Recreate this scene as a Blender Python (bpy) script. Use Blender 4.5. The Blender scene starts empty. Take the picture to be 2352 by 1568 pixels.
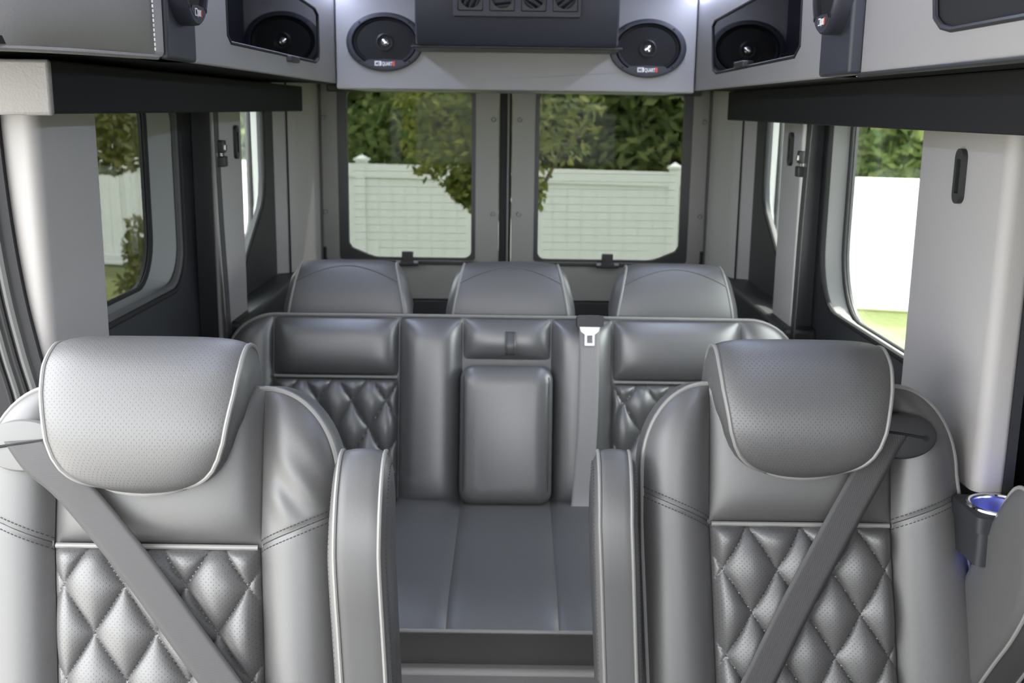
import bpy, math, random
import numpy as np
from mathutils import Vector
from mathutils.geometry import tessellate_polygon
sc = bpy.context.scene
COL = sc.collection
R = math.radians

# ------------------------------------------------------------------ camera, sky, sun, exposure
cam_d = bpy.data.cameras.new('camera'); cam = bpy.data.objects.new('camera', cam_d); COL.objects.link(cam)
cam_d.sensor_width = 22.3; cam_d.lens = 2500 / 2352 * 22.3; cam_d.clip_start = .02; cam_d.clip_end = 400
PITCH = math.atan(534 / 2500); ROLL = R(.75)
fw = Vector((0, math.cos(PITCH), -math.sin(PITCH))); up0 = Vector((0, math.sin(PITCH), math.cos(PITCH))); r0 = Vector((1, 0, 0))
rt = r0 * math.cos(ROLL) + up0 * math.sin(ROLL); upv = up0 * math.cos(ROLL) - r0 * math.sin(ROLL)
from mathutils import Matrix
cam.matrix_world = Matrix(((rt.x, upv.x, -fw.x, 0), (rt.y, upv.y, -fw.y, 0), (rt.z, upv.z, -fw.z, 1.5), (0, 0, 0, 1)))
cam_d.dof.use_dof = True; cam_d.dof.focus_distance = 1.62; cam_d.dof.aperture_fstop = 5.0
sc.camera = cam

world = bpy.data.worlds.new('sky'); sc.world = world; world.use_nodes = True
wn = world.node_tree.nodes; wl = world.node_tree.links
bg = wn['Background']; bg.inputs['Color'].default_value = (.95, .97, 1, 1); bg.inputs['Strength'].default_value = 4.2
sun_d = bpy.data.lights.new('sun', 'SUN'); sun = bpy.data.objects.new('sun', sun_d); COL.objects.link(sun)
sun_d.energy = 6.5; sun_d.angle = R(.6); sun_d.color = (1, .95, .86)
sun.rotation_euler = Vector((.46, .38, .80)).to_track_quat('Z', 'Y').to_euler()

def portal(name, loc, direction, sx, sy):
    d = bpy.data.lights.new(name, 'AREA'); o = bpy.data.objects.new(name, d); COL.objects.link(o)
    d.shape = 'RECTANGLE'; d.size = sx; d.size_y = sy; d.cycles.is_portal = True
    o.location = loc; o.rotation_euler = Vector(direction).to_track_quat('-Z', 'Y').to_euler()
portal('door_daylight', (-.97, .37, .93), (1, 0, 0), 2.8, 1.9)
portal('windscreen_daylight', (0, -1.03, 1.37), (0, 1, 0), 1.72, .94)

vs = sc.view_settings
vs.view_transform = 'Standard'; vs.look = 'None'; vs.gamma = 1; vs.use_curve_mapping = False; vs.exposure = 1.18

# ------------------------------------------------------------------ materials
MATS = {}
def mat(name, col, rough=.5, metal=0, spec=.5, bump=None, emit=None, coat=0, sheen=0):
    m = bpy.data.materials.new(name); m.use_nodes = True
    nt = m.node_tree; b = nt.nodes['Principled BSDF']
    b.inputs['Base Color'].default_value = (*col, 1); b.inputs['Roughness'].default_value = rough
    b.inputs['Metallic'].default_value = metal; b.inputs['Specular IOR Level'].default_value = spec
    b.inputs['Coat Weight'].default_value = coat; b.inputs['Sheen Weight'].default_value = sheen
    if emit:
        b.inputs['Emission Color'].default_value = (*emit[0], 1); b.inputs['Emission Strength'].default_value = emit[1]
    if bump:
        kind, scale, strength, dist = bump
        tc = nt.nodes.new('ShaderNodeTexCoord')
        t = nt.nodes.new('ShaderNodeTexVoronoi' if kind == 'voronoi' else 'ShaderNodeTexNoise')
        t.inputs['Scale'].default_value = scale
        nt.links.new(tc.outputs['Object'], t.inputs['Vector'])
        bp = nt.nodes.new('ShaderNodeBump'); bp.inputs['Strength'].default_value = strength; bp.inputs['Distance'].default_value = dist
        nt.links.new(t.outputs['Distance' if kind == 'voronoi' else 'Fac'], bp.inputs['Height'])
        nt.links.new(bp.outputs['Normal'], b.inputs['Normal'])
    MATS[name] = m
    return m

def perforated(name, col, rough, pitch, rad):
    m = mat(name, col, rough, spec=.9); nt = m.node_tree; b = nt.nodes['Principled BSDF']
    uv = nt.nodes.new('ShaderNodeUVMap'); uv.uv_map = 'UVMap'
    def cell(off):
        mp = nt.nodes.new('ShaderNodeVectorMath'); mp.operation = 'MULTIPLY_ADD'
        mp.inputs[1].default_value = (1 / pitch, 1 / pitch, 0); mp.inputs[2].default_value = (off, off, 0)
        nt.links.new(uv.outputs['UV'], mp.inputs[0])
        fr = nt.nodes.new('ShaderNodeVectorMath'); fr.operation = 'FRACTION'; nt.links.new(mp.outputs[0], fr.inputs[0])
        ds = nt.nodes.new('ShaderNodeVectorMath'); ds.operation = 'DISTANCE'; ds.inputs[1].default_value = (.5, .5, 0)
        nt.links.new(fr.outputs[0], ds.inputs[0]); return ds.outputs['Value']
    mn = nt.nodes.new('ShaderNodeMath'); mn.operation = 'MINIMUM'
    nt.links.new(cell(0), mn.inputs[0]); nt.links.new(cell(.5), mn.inputs[1])
    mr = nt.nodes.new('ShaderNodeMapRange'); mr.inputs['From Min'].default_value = rad * .6; mr.inputs['From Max'].default_value = rad * 1.25
    nt.links.new(mn.outputs[0], mr.inputs['Value'])
    mx = nt.nodes.new('ShaderNodeMix'); mx.data_type = 'RGBA'
    mx.inputs['A'].default_value = (col[0] * .5, col[1] * .5, col[2] * .5, 1); mx.inputs['B'].default_value = (*col, 1)
    nt.links.new(mr.outputs['Result'], mx.inputs['Factor']); nt.links.new(mx.outputs['Result'], b.inputs['Base Color'])
    bp = nt.nodes.new('ShaderNodeBump'); bp.inputs['Strength'].default_value = .35; bp.inputs['Distance'].default_value = .001
    nt.links.new(mr.outputs['Result'], bp.inputs['Height']); nt.links.new(bp.outputs['Normal'], b.inputs['Normal'])
    return m

LEA = (.076, .075, .075)
mat('leather', LEA, .45, spec=.8, bump=('voronoi', 750, .10, .0008))
mat('leather_smooth', (.086, .085, .085), .38, spec=1.25, bump=('voronoi', 750, .06, .0006))
perforated('leather_perforated', LEA, .46, .0086, .10)
perforated('leather_quilt', LEA, .45, .0080, .10)
mat('piping', (.20, .196, .188), .45)
mat('thread', (.03, .03, .032), .7)
mat('pale_thread', (.62, .60, .55), .7)
mat('vinyl_door', (.195, .188, .176), .5, bump=('voronoi', 420, .06, .001))
mat('vinyl_grey', (.31, .297, .29), .55, bump=('voronoi', 420, .08, .001))
mat('vinyl_console', (.25, .24, .245), .5, bump=('noise', 500, .06, .001))
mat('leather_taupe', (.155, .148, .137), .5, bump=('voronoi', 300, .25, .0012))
mat('charcoal_cloth', (.011, .011, .012), .85, spec=.2, bump=('noise', 900, .1, .0006))
mat('black_plastic', (.018, .018, .020), .45)
mat('navy_plastic', (.021, .022, .032), .5, bump=('noise', 900, .05, .0004))
mat('trim_dark', (.016, .017, .020), .5, bump=('noise', 700, .1, .0005))
mat('reveal_grey', (.18, .185, .18), .5)
mat('rubber', (.012, .012, .013), .65, spec=.25)
mat('grey_rubber', (.075, .075, .075), .7, spec=.25)
mat('grey_plate', (.13, .13, .128), .5)
mat('chrome', (.82, .83, .85), .12, metal=1)
mat('steel', (.45, .46, .49), .35, metal=1)
mat('speaker_cone', (.007, .007, .008), .6, spec=.25)
mat('dome', (.85, .85, .87), .04, metal=1)
mat('white_paint', (.8, .8, .82), .5)
mat('red_paint', (.65, .05, .03), .5)
mat('headliner', (.5, .5, .5), .9, bump=('noise', 300, .4, .002))
mat('carpet', (.05, .05, .052), .95, bump=('noise', 500, .6, .003))
mat('fence_vinyl', (.80, .82, .80), .5)
mat('ground_grass', (.14, .16, .045), .95, bump=('noise', 8, .8, .05))
mat('concrete', (.50, .485, .46), .9, bump=('noise', 30, .2, .01))
mat('bark', (.16, .13, .10), .9)
mat('led', (.9, .93, 1), .5, emit=((.66, .74, 1), 16))
mat('cup_blue', (.1, .15, .8), .3, emit=((.16, .20, 1.0), 14))
mat('body_paint', (.02, .02, .022), .65, spec=.2)

def webbing(name, col):
    m = mat(name, col, .55, spec=.35); nt = m.node_tree; b = nt.nodes['Principled BSDF']
    uv = nt.nodes.new('ShaderNodeUVMap'); uv.uv_map = 'UVMap'
    w = nt.nodes.new('ShaderNodeTexWave'); w.inputs['Scale'].default_value = 130; w.bands_direction = 'DIAGONAL'
    w2 = nt.nodes.new('ShaderNodeTexWave'); w2.inputs['Scale'].default_value = 34; w2.bands_direction = 'X'
    ad = nt.nodes.new('ShaderNodeMath'); ad.operation = 'ADD'
    for x, i in ((w, 0), (w2, 1)):
        nt.links.new(uv.outputs['UV'], x.inputs['Vector']); nt.links.new(x.outputs['Fac'], ad.inputs[i])
    bp = nt.nodes.new('ShaderNodeBump'); bp.inputs['Strength'].default_value = .2; bp.inputs['Distance'].default_value = .0004
    nt.links.new(ad.outputs[0], bp.inputs['Height']); nt.links.new(bp.outputs['Normal'], b.inputs['Normal'])
webbing('webbing', (.050, .049, .050)); webbing('webbing_light', (.26, .25, .25))

def glass(name, tint, gloss=.035):
    m = bpy.data.materials.new(name); m.use_nodes = True; nt = m.node_tree; nt.nodes.clear()
    o = nt.nodes.new('ShaderNodeOutputMaterial'); t = nt.nodes.new('ShaderNodeBsdfTransparent'); g = nt.nodes.new('ShaderNodeBsdfGlossy')
    t.inputs['Color'].default_value = (*tint, 1); g.inputs['Roughness'].default_value = .02
    lw = nt.nodes.new('ShaderNodeLayerWeight'); lw.inputs['Blend'].default_value = .5
    pw = nt.nodes.new('ShaderNodeMath'); pw.operation = 'POWER'; pw.inputs[1].default_value = 4.0
    f = nt.nodes.new('ShaderNodeMath'); f.operation = 'MULTIPLY_ADD'; f.inputs[1].default_value = .55; f.inputs[2].default_value = gloss
    nt.links.new(lw.outputs['Facing'], pw.inputs[0]); nt.links.new(pw.outputs[0], f.inputs[0])
    x = nt.nodes.new('ShaderNodeMixShader')
    nt.links.new(f.outputs[0], x.inputs[0]); nt.links.new(t.outputs[0], x.inputs[1]); nt.links.new(g.outputs[0], x.inputs[2])
    nt.links.new(x.outputs[0], o.inputs[0]); MATS[name] = m
glass('glass_tinted', (.345, .355, .345), .003); glass('glass_clear', (.92, .95, .93)); glass('acrylic_smoke', (.20, .20, .22), .03)

def leaf_mat(name, c1, c2):
    m = mat(name, c1, .6); nt = m.node_tree; b = nt.nodes['Principled BSDF']
    g = nt.nodes.new('ShaderNodeNewGeometry'); mx = nt.nodes.new('ShaderNodeMix'); mx.data_type = 'RGBA'
    mx.inputs['A'].default_value = (*c1, 1); mx.inputs['B'].default_value = (*c2, 1)
    nt.links.new(g.outputs['Random Per Island'], mx.inputs['Factor']); nt.links.new(mx.outputs['Result'], b.inputs['Base Color'])
    tr = nt.nodes.new('ShaderNodeBsdfTranslucent'); nt.links.new(mx.outputs['Result'], tr.inputs['Color'])
    ms = nt.nodes.new('ShaderNodeMixShader'); ms.inputs[0].default_value = .5
    nt.links.new(b.outputs[0], ms.inputs[1]); nt.links.new(tr.outputs[0], ms.inputs[2])
    nt.links.new(ms.outputs[0], nt.nodes['Material Output'].inputs[0])
leaf_mat('leaf_forest', (.12, .20, .06), (.36, .42, .15))
leaf_mat('leaf_bright', (.09, .15, .03), (.30, .31, .07))
leaf_mat('leaf_shrub', (.10, .13, .03), (.22, .21, .06))

# ------------------------------------------------------------------ mesh helpers
class M:
    def __init__(s): s.v = []; s.f = []; s.uv = {}
    def add(s, vs, fs, uvs=None):
        o = len(s.v); s.v += [tuple(p) for p in vs]; s.f += [tuple(i + o for i in f) for f in fs]
        if uvs:
            for k, u in enumerate(uvs): s.uv[o + k] = u
        return o
    def grid(s, fn, nu, nv, uvfn=None, closed=False):
        vs = []; uvs = []
        for j in range(nv):
            for i in range(nu):
                vs.append(fn(i, j)); uvs.append(uvfn(i, j) if uvfn else (0, 0))
        fs = []
        for j in range(nv - 1):
            for i in range(nu if closed else nu - 1):
                i2 = (i + 1) % nu
                fs.append((j * nu + i, j * nu + i2, (j + 1) * nu + i2, (j + 1) * nu + i))
        return s.add(vs, fs, uvs if uvfn else None)
    def loft(s, rings, cap=True):
        n = len(rings[0]); o = len(s.v)
        s.grid(lambda i, j: rings[j][i], n, len(rings), closed=True)
        if cap:
            s.f.append(tuple(o + i for i in range(n))[::-1]); b = o + n * (len(rings) - 1); s.f.append(tuple(b + i for i in range(n)))
    def box(s, x0, x1, y0, y1, z0, z1):
        s.add([(x0, y0, z0), (x1, y0, z0), (x1, y1, z0), (x0, y1, z0), (x0, y0, z1), (x1, y0, z1), (x1, y1, z1), (x0, y1, z1)],
              [(0, 3, 2, 1), (4, 5, 6, 7), (0, 1, 5, 4), (1, 2, 6, 5), (2, 3, 7, 6), (3, 0, 4, 7)])
    def tube(s, path, r, n=8, closed=False, flat=None):
        P = [Vector(p) for p in path]; m = len(P); rings = []; prev = None
        for k in range(m):
            a = P[(k - 1) % m] if (closed or k > 0) else P[k]; b = P[(k + 1) % m] if (closed or k < m - 1) else P[k]
            t = (b - a).normalized() if (b - a).length > 1e-9 else Vector((0, 0, 1))
            if prev is None:
                q = Vector((0, 0, 1)) if abs(t.z) < .9 else Vector((1, 0, 0)); nrm = t.cross(q).normalized()
            else:
                nrm = prev - t * prev.dot(t); nrm = nrm.normalized() if nrm.length > 1e-6 else t.orthogonal().normalized()
            prev = nrm; bn = t.cross(nrm)
            rings.append([P[k] + nrm * (r * math.cos(2 * math.pi * i / n)) + bn * (r * math.sin(2 * math.pi * i / n)) for i in range(n)])
        if closed:
            rings.append(rings[0]); s.loft(rings, cap=False)
        else: s.loft(rings)
    def sheet(s, outer, holes, to3, d0, d1):
        """flat plate with holes: outlines in 2-D, to3(a, b, d) places them, thickness d0..d1"""
        loops = [outer] + list(holes); flat = [p for l in loops for p in l]
        tris = tessellate_polygon([[Vector((p[0], p[1], 0)) for p in l] for l in loops])
        n = len(flat); o = s.add([to3(p[0], p[1], d0) for p in flat] + [to3(p[0], p[1], d1) for p in flat], [])
        for t in tris:
            s.f.append(tuple(o + i for i in t)); s.f.append(tuple(o + n + i for i in reversed(t)))
        k = 0
        for l in loops:
            for i in range(len(l)):
                a, b = k + i, k + (i + 1) % len(l); s.f.append((o + a, o + b, o + n + b, o + n + a))
            k += len(l)

ORG = {}
def finish_props(o, label, cat, group, kind):
    if label: o['label'] = label
    if cat: o['category'] = cat
    if group: o['group'] = group
    if kind: o['kind'] = kind
def empty(name, loc, label=None, cat=None, group=None, kind=None):
    o = bpy.data.objects.new(name, None); COL.objects.link(o); o.location = loc; o.empty_display_size = .1
    ORG[o.name] = Vector(loc); finish_props(o, label, cat, group, kind); return o
def obj(name, m, material, parent=None, smooth=True, bevel=0, label=None, cat=None, group=None, kind=None, angle=40):
    me = bpy.data.meshes.new(name)
    if parent is not None: org = ORG[parent.name]
    else:
        a = np.array(m.v); org = Vector((float((a[:, 0].min() + a[:, 0].max()) / 2), float((a[:, 1].min() + a[:, 1].max()) / 2), float(a[:, 2].min())))
    me.from_pydata([(p[0] - org[0], p[1] - org[1], p[2] - org[2]) for p in m.v], [], m.f)
    if m.uv:
        ul = me.uv_layers.new(name='UVMap')
        for lp in me.loops: ul.data[lp.index].uv = m.uv.get(lp.vertex_index, (0, 0))
    me.materials.append(MATS[material])
    import bmesh
    bm = bmesh.new(); bm.from_mesh(me); bmesh.ops.remove_doubles(bm, verts=bm.verts, dist=1e-6) if not m.uv else None
    bmesh.ops.recalc_face_normals(bm, faces=bm.faces); bm.to_mesh(me); bm.free()
    if smooth:
        me.polygons.foreach_set('use_smooth', [True] * len(me.polygons))
        me.set_sharp_from_angle(angle=R(angle))
    o = bpy.data.objects.new(name, me); COL.objects.link(o)
    if parent is not None: o.parent = parent
    else: o.location = org
    ORG[o.name] = org
    if bevel:
        b = o.modifiers.new('bevel', 'BEVEL'); b.width = bevel; b.segments = 3; b.limit_method = 'ANGLE'; b.angle_limit = R(50)
    finish_props(o, label, cat, group, kind)
    return o
def struct(name, m, material, **k): return obj(name, m, material, kind='structure', **k)

def rrect(x0, x1, y0, y1, r, n=8):
    """rounded rectangle; r = one radius or (bl, br, tr, tl)"""
    if not isinstance(r, (tuple, list)): r = (r,) * 4
    cs = [(x0, y0, 1, 1, 180, r[0]), (x1, y0, -1, 1, 270, r[1]), (x1, y1, -1, -1, 0, r[2]), (x0, y1, 1, -1, 90, r[3])]
    out = []
    for x, y, sx, sy, a0, q in cs:
        for k in range(n + 1):
            a = R(a0 + 90 * k / n); out.append((x + sx * q + q * math.cos(a), y + sy * q + q * math.sin(a)))
    return out
def rect(x0, x1, y0, y1): return [(x0, y0), (x1, y0), (x1, y1), (x0, y1)]
def smooth_path(pts, n=8):
    P = [np.array(p, float) for p in pts]; out = []
    for i in range(len(P) - 1):
        p0 = P[max(i - 1, 0)]; p1 = P[i]; p2 = P[i + 1]; p3 = P[min(i + 2, len(P) - 1)]
        for k in range(n):
            t = k / n
            out.append(tuple(.5 * ((2 * p1) + (-p0 + p2) * t + (2 * p0 - 5 * p1 + 4 * p2 - p3) * t * t + (-p0 + 3 * p1 - 3 * p2 + p3) * t ** 3)))
    out.append(tuple(P[-1])); return out
def ends(a, r): return 1 - math.exp(-max(a, 0) / r)

# ------------------------------------------------------------------ the van shell
m = M(); m.box(-.92, .92, -1.0, 4.3, -.06, 0); struct('floor', m, 'carpet')
m = M(); m.box(-.92, .92, -1.0, 4.3, 1.855, 1.90); struct('ceiling', m, 'headliner')
m = M(); m.sheet(rect(-.92, .92, -.06, 1.9), [rect(-.86, .86, .90, 1.84)], lambda a, b, d: (a, d, b), -1.04, -1.0); struct('wall_front', m, 'trim_dark')  # unseen partition, added to limit front daylight; opening sized to light the bench

yz = lambda sgn: (lambda a, b, d: (sgn * d, a, b))
def clip_loop(pts, scale): return pts
# openings in the side walls: (Y, z) outlines of the trim hole and of the glass
HL1 = rrect(1.90, 2.755, 1.048, 1.52, (.05, .11, .06, .06)); GL1 = rrect(1.90, 2.645, 1.072, 1.51, (.05, .12, .05, .05))
HR1 = rrect(1.90, 2.94, .986, 1.52, (.05, .17, .06, .06)); GR1 = rrect(1.90, 2.90, .974, 1.51, (.05, .19, .05, .05))
HL2 = [(3.05, .99), (3.30, .99), (3.345, 1.0), (3.40, 1.04), (3.62, 1.17), (3.655, 1.21), (3.67, 1.27), (3.67, 1.52), (3.05, 1.52)]
GL2 = [(3.05, 1.0), (3.44, 1.0), (3.47, 1.01), (3.50, 1.03), (3.655, 1.085), (3.685, 1.115), (3.695, 1.16), (3.695, 1.51), (3.05, 1.51)]
for side, sg in (('left', -1), ('right', 1)):
    h1, g1 = (HL1, GL1) if sg < 0 else (HR1, GR1)
    m = M()
    holes = [h1, HL2]
    m.sheet(rect(1.76, 4.25, .02, 1.84), holes, yz(sg), .84, .855)
    if sg > 0:
        q = M(); q.sheet(rect(-1.0, 1.88, .02, 1.84), [], yz(sg), .898, .92); struct('trim_11', q, 'trim_dark')
    else: m.sheet(rect(-1.0, -.35, .02, 1.84), [rect(-.9, -.45, .95, 1.7)], yz(sg), .84, .90)
    # outer body skin with the same windows
    m.sheet(rect(1.80, 4.29, -.05, 1.84), [g1, GL2], yz(sg), .893, .90)
    struct('wall_' + side, m, 'trim_dark')

def side_window(n, hole, gl, sg, tint, lip):
    w = empty('window_%d' % n, (sg * .87, (hole[0][0] + 2.7) / 2, 1.0), kind='structure')
    mm = M(); k = len(hole)
    if len(gl) == k:
        mm.loft([[(sg * .838, a, b) for a, b in hole], [(sg * .845, a, b) for a, b in hole], [(sg * .884, a, b) for a, b in gl]], cap=False)
    obj('reveal', mm, 'reveal_grey', w, angle=60)
    mm = M(); mm.tube([(sg * .838, a, b) for a, b in hole], .008, closed=True); obj('gasket', mm, 'rubber', w)
    if lip:
        mm = M(); c = (sum(p[0] for p in hole) / k, sum(p[1] for p in hole) / k)
        mm.tube([(sg * .848, c[0] + (a - c[0]) * .985, c[1] + (b - c[1]) * .97) for a, b in hole], .011, closed=True)
        obj('inner_lip', mm, 'grey_rubber', w)
    mm = M(); mm.tube([(sg * .884, a, b) for a, b in gl], .006, closed=True); obj('glass_seal', mm, 'rubber', w)
    mm = M(); mm.sheet(gl, [], yz(sg), .884, .889); obj('glass', mm, tint, w, smooth=False)
    return w
side_window(1, HL1, GL1, -1, 'glass_tinted', True)
side_window(2, HL2, GL2, -1, 'glass_clear', False)
side_window(3, HL2, GL2, 1, 'glass_clear', False)
side_window(4, HR1, GR1, 1, 'glass_clear', False)

xy = lambda a, b, d: (a, b, d)
def slot_guide(parent, c, sg, h, w):
    g = M(); g.sheet(rrect(c[1] - w, c[1] + w, c[2] - h, c[2] + h, w * .95), [rrect(c[1] - w * .5, c[1] + w * .5, c[2] - h * .62, c[2] + h * .62, w * .12)], yz(sg), abs(c[0]) - .009, abs(c[0]) + .002)
    o = obj('belt_slot', g, 'black_plastic', parent, bevel=.003, label='black slotted belt guide')
    g = M(); g.box(c[0] - .001, c[0] + .001, c[1] - w * .5, c[1] + w * .5, c[2] - h * .62, c[2] + h * .62); obj('slot_backing', g, 'rubber', o, smooth=False)
    return o
for n, sg in ((1, -1), (2, 1)):       # wide pillars beside the captain chairs
    xin = .75 if sg < 0 else .79
    y0, y1 = (1.735, 1.985) if sg < 0 else (1.762, 2.145)
    z0 = 0.0 if sg < 0 else .87
    pl = rrect(xin, .842, y0, y1, (.022, .01, .01, .004), 6)
    m = M(); m.loft([[(sg * a, b, z) for a, b in pl] for z in (z0, 1.56)])
    t = struct('trim_%d' % n, m, 'vinyl_grey', angle=60)
    if sg > 0: slot_guide(t, (.79, 1.94, 1.394), 1, .048, .0175)
for n, sg in ((3, -1), (4, 1)):       # slim pillars between the two side windows
    y0, y1 = (2.86, 3.14) if sg < 0 else (2.99, 3.20)
    pl = rrect(.776, .788, y0, y1, (.006, .004, .004, .004), 4)
    m = M(); m.loft([[(sg * a, b, z) for a, b in pl] for z in (0.0, 1.56)])
    t = struct('trim_%d' % n, m, 'vinyl_grey', angle=60)
    m = M(); m.box(*sorted((sg * .788, sg * .842)), y0 + .012, y1 - .004, 0, 1.56); obj('pillar_core', m, 'trim_dark', t, bevel=.004)
    slot_guide(t, (sg * .776, 3.065 if sg < 0 else 3.09, 1.40), sg, .046, .017)
for n, sg in ((5, -1), (6, 1)):       # corner posts at the rear doors
    pl = [(.842, 3.845), (.80, 3.87), (.782, 3.90), (.775, 3.93), (.738, 4.17), (.738, 4.26), (.90, 4.27), (.90, 3.845)]
    m = M(); m.loft([[(sg * a, b, z) for a, b in pl] for z in (0.0, 1.6)])
    t = struct('trim_%d' % n, m, 'vinyl_grey', angle=25)
    m = M(); m.tube([(sg * .796, 3.868, z) for z in (.9, 1.58)], .003); obj('seam', m, 'rubber', t)
    m = M(); m.tube([(sg * .737, 4.172, z) for z in (.5, 1.58)], .006); obj('door_seal', m, 'grey_rubber', t)
for n, sg in ((7, -1), (8, 1)):       # dark waist ledges above the wheel arches
    m = M(); m.box(*sorted((sg * .748, sg * .845)), 2.95, 4.0, 0, .915)
    struct('trim_%d' % n, m, 'trim_dark', bevel=.012)
# side-door jamb on the left with its rubber seals
path = smooth_path([(-.805, 1.715, 1.60), (-.803, 1.715, 1.45), (-.797, 1.715, 1.32), (-.785, 1.715, 1.20), (-.768, 1.715, 1.10), (-.748, 1.715, 1.0), (-.742, 1.715, .85), (-.74, 1.715, .3), (-.74, 1.715, 0.0)], 6)
m = M()
m.loft([[(p[0], 1.722, p[2]), (p[0], 1.733, p[2]), (-.96, 1.733, p[2]), (-.96, 1.722, p[2])] for p in path]); t = struct('trim_9', m, 'body_paint')
for k, (dx, r, mt) in enumerate(((-.006, .008, 'rubber'), (-.024, .010, 'grey_rubber'), (-.040, .006, 'rubber'), (-.054, .008, 'grey_rubber'), (-.068, .006, 'rubber'))):
    m = M(); m.tube([(p[0] + dx, 1.722 + (.008 if k < 1 else 0), p[2]) for p in path], r * .8); obj('seal_rib', m, mt, t)

# rear doors
def rear_door(n, sg):
    x0, x1 = (-.735, -.058) if sg < 0 else (-.010, .735)
    fx0, fx1 = (-.672, -.148) if sg < 0 else (.078, .672)
    gx0, gx1 = (-.636, -.163) if sg < 0 else (.094, .640)
    xz = lambda a, b, d: (a, d, b)
    d = empty('door_%d' % n, ((x0 + x1) / 2, 4.21, .05), kind='structure')
    m = M(); m.sheet(rect(x0, x1, .77, 1.78), [rrect(fx0, fx1, .922, 1.64, .012, 3)], xz, 4.19, 4.225); obj('panel', m, 'vinyl_door', d, bevel=.004)
    m = M(); m.box(x0, x1, 4.175, 4.22, .05, .768); obj('lower_panel', m, 'black_plastic', d, bevel=.004)
    def corner(e):   # window outline with the slanted outer bottom corner
        if sg < 0: pts = [(gx0 - e, 1.55), (gx0 - e, .99), (gx0 + .004 - e, .972 - e), (gx0 + .02 - e, .960 - e), (gx0 + .085, .936 - e), (gx0 + .11, .932 - e)]; q = rrect(gx0 - e, gx1 + e, .93 - e, 1.572 + e, (.02, .03, .04, .04), 6)
        else: pts = None; q = rrect(gx0 - e, gx1 + e, .93 - e, 1.572 + e, (.03, .02, .04, .04), 6)
        out = []
        for a, b in q:
            if sg < 0 and a < gx0 + .12 and b < 1.0: continue
            if sg > 0 and a > gx1 - .12 and b < 1.0: continue
            out.append((a, b))
        if sg < 0: ch = [(gx0 - e, 1.0), (gx0 - e, .985), (gx0 + .012 - e, .966), (gx0 + .075, .94 - e), (gx0 + .10, .932 - e), (gx0 + .125, .93 - e)]; out = ch + out
        else:
            ch = [(gx1 - .125, .93 - e), (gx1 - .10, .932 - e), (gx1 - .075, .94 - e), (gx1 - .012 + e, .966), (gx1 + e, .985), (gx1 + e, 1.0)]
            k = next(i for i, p in enumerate(out) if p[1] > 1.0); out = out[:k] + ch + out[k:]
        return out
    m = M(); m.sheet(rrect(fx0, fx1, .922, 1.64, .012, 3), [corner(0)], xz, 4.196, 4.222)
    fr = obj('window_frame', m, 'black_plastic', d)
    m = M(); m.sheet(corner(.004), [], xz, 4.228, 4.233); g = obj('glass', m, 'glass_tinted', d, smooth=False)
    m = M()
    for k in range(21):
        z = .965 + k * .0295; m.tube([(gx0 + .02 + (.09 if z < .99 else 0) * (sg < 0), 4.226, z), (gx1 - .02 - (.09 if z < .99 else 0) * (sg > 0), 4.226, z)], .0005, 5)
    obj('heater_lines', m, 'trim_dark', g)
    m = M(); m.box(fx0 - .01, fx1 + .012, 4.176, 4.192, .908, .921); obj('sill_strip', m, 'black_plastic', d, bevel=.003)
    lx = -.407 if sg < 0 else .363
    m = M(); m.box(lx - .022, lx + .022, 4.165, 4.18, .915, .958); m.box(lx - .042, lx + .042, 4.150, 4.18, .905, .924); lt = obj('window_latch', m, 'black_plastic', d, bevel=.004)
    m = M(); m.box(lx - .042, lx - .026, 4.146, 4.151, .917, .925); m.box(lx + .026, lx + .042, 4.146, 4.151, .917, .925); obj('latch_pin', m, 'steel', lt)
    bx = (-.70, -.40) if sg < 0 else (.37, .69)
    m = M(); m.box(*bx, 4.14, 4.188, 1.555, 1.58); obj('shade_bar', m, 'black_plastic', d, bevel=.004)
    for sx in ((-.722, -.080) if sg < 0 else (.018, .715)):
        for sz in (1.46, 1.105):
            m = M(); m.loft([[(sx + r * math.cos(a), y, sz + r * math.sin(a)) for a in [2 * math.pi * i / 14 for i in range(14)]] for y, r in ((4.19, .009), (4.184, .0085), (4.181, .006))]); obj('screw_cap', m, 'reveal_grey', d)
    ex = -.728 if sg < 0 else .728
    m = M(); m.box(ex - .006, ex + .006, 4.17, 4.192, .90, .97); m.tube([(ex, 4.18, .93), (ex - sg * .02, 4.17, .90)], .006); obj('check_strap', m, 'rubber', d)
rear_door(1, -1); rear_door(2, 1)
m = M(); m.box(-.0575, -.0105, 4.20, 4.24, .05, 1.78); t = struct('trim_10', m, 'rubber')
m = M(); m.tube([(-.024, 4.195, z) for z in (.4, 1.0, 1.6)], .004); obj('chrome_strip', m, 'grey_plate', t)
m = M(); m.box(-.92, .92, 4.24, 4.30, -.05, .9); m.box(-.92, -.735, 4.235, 4.30, .9, 1.86); m.box(.735, .92, 4.235, 4.30, .9, 1.86); m.box(-.735, .735, 4.235, 4.3, 1.66, 1.86); struct('wall_back', m, 'body_paint')

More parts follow.
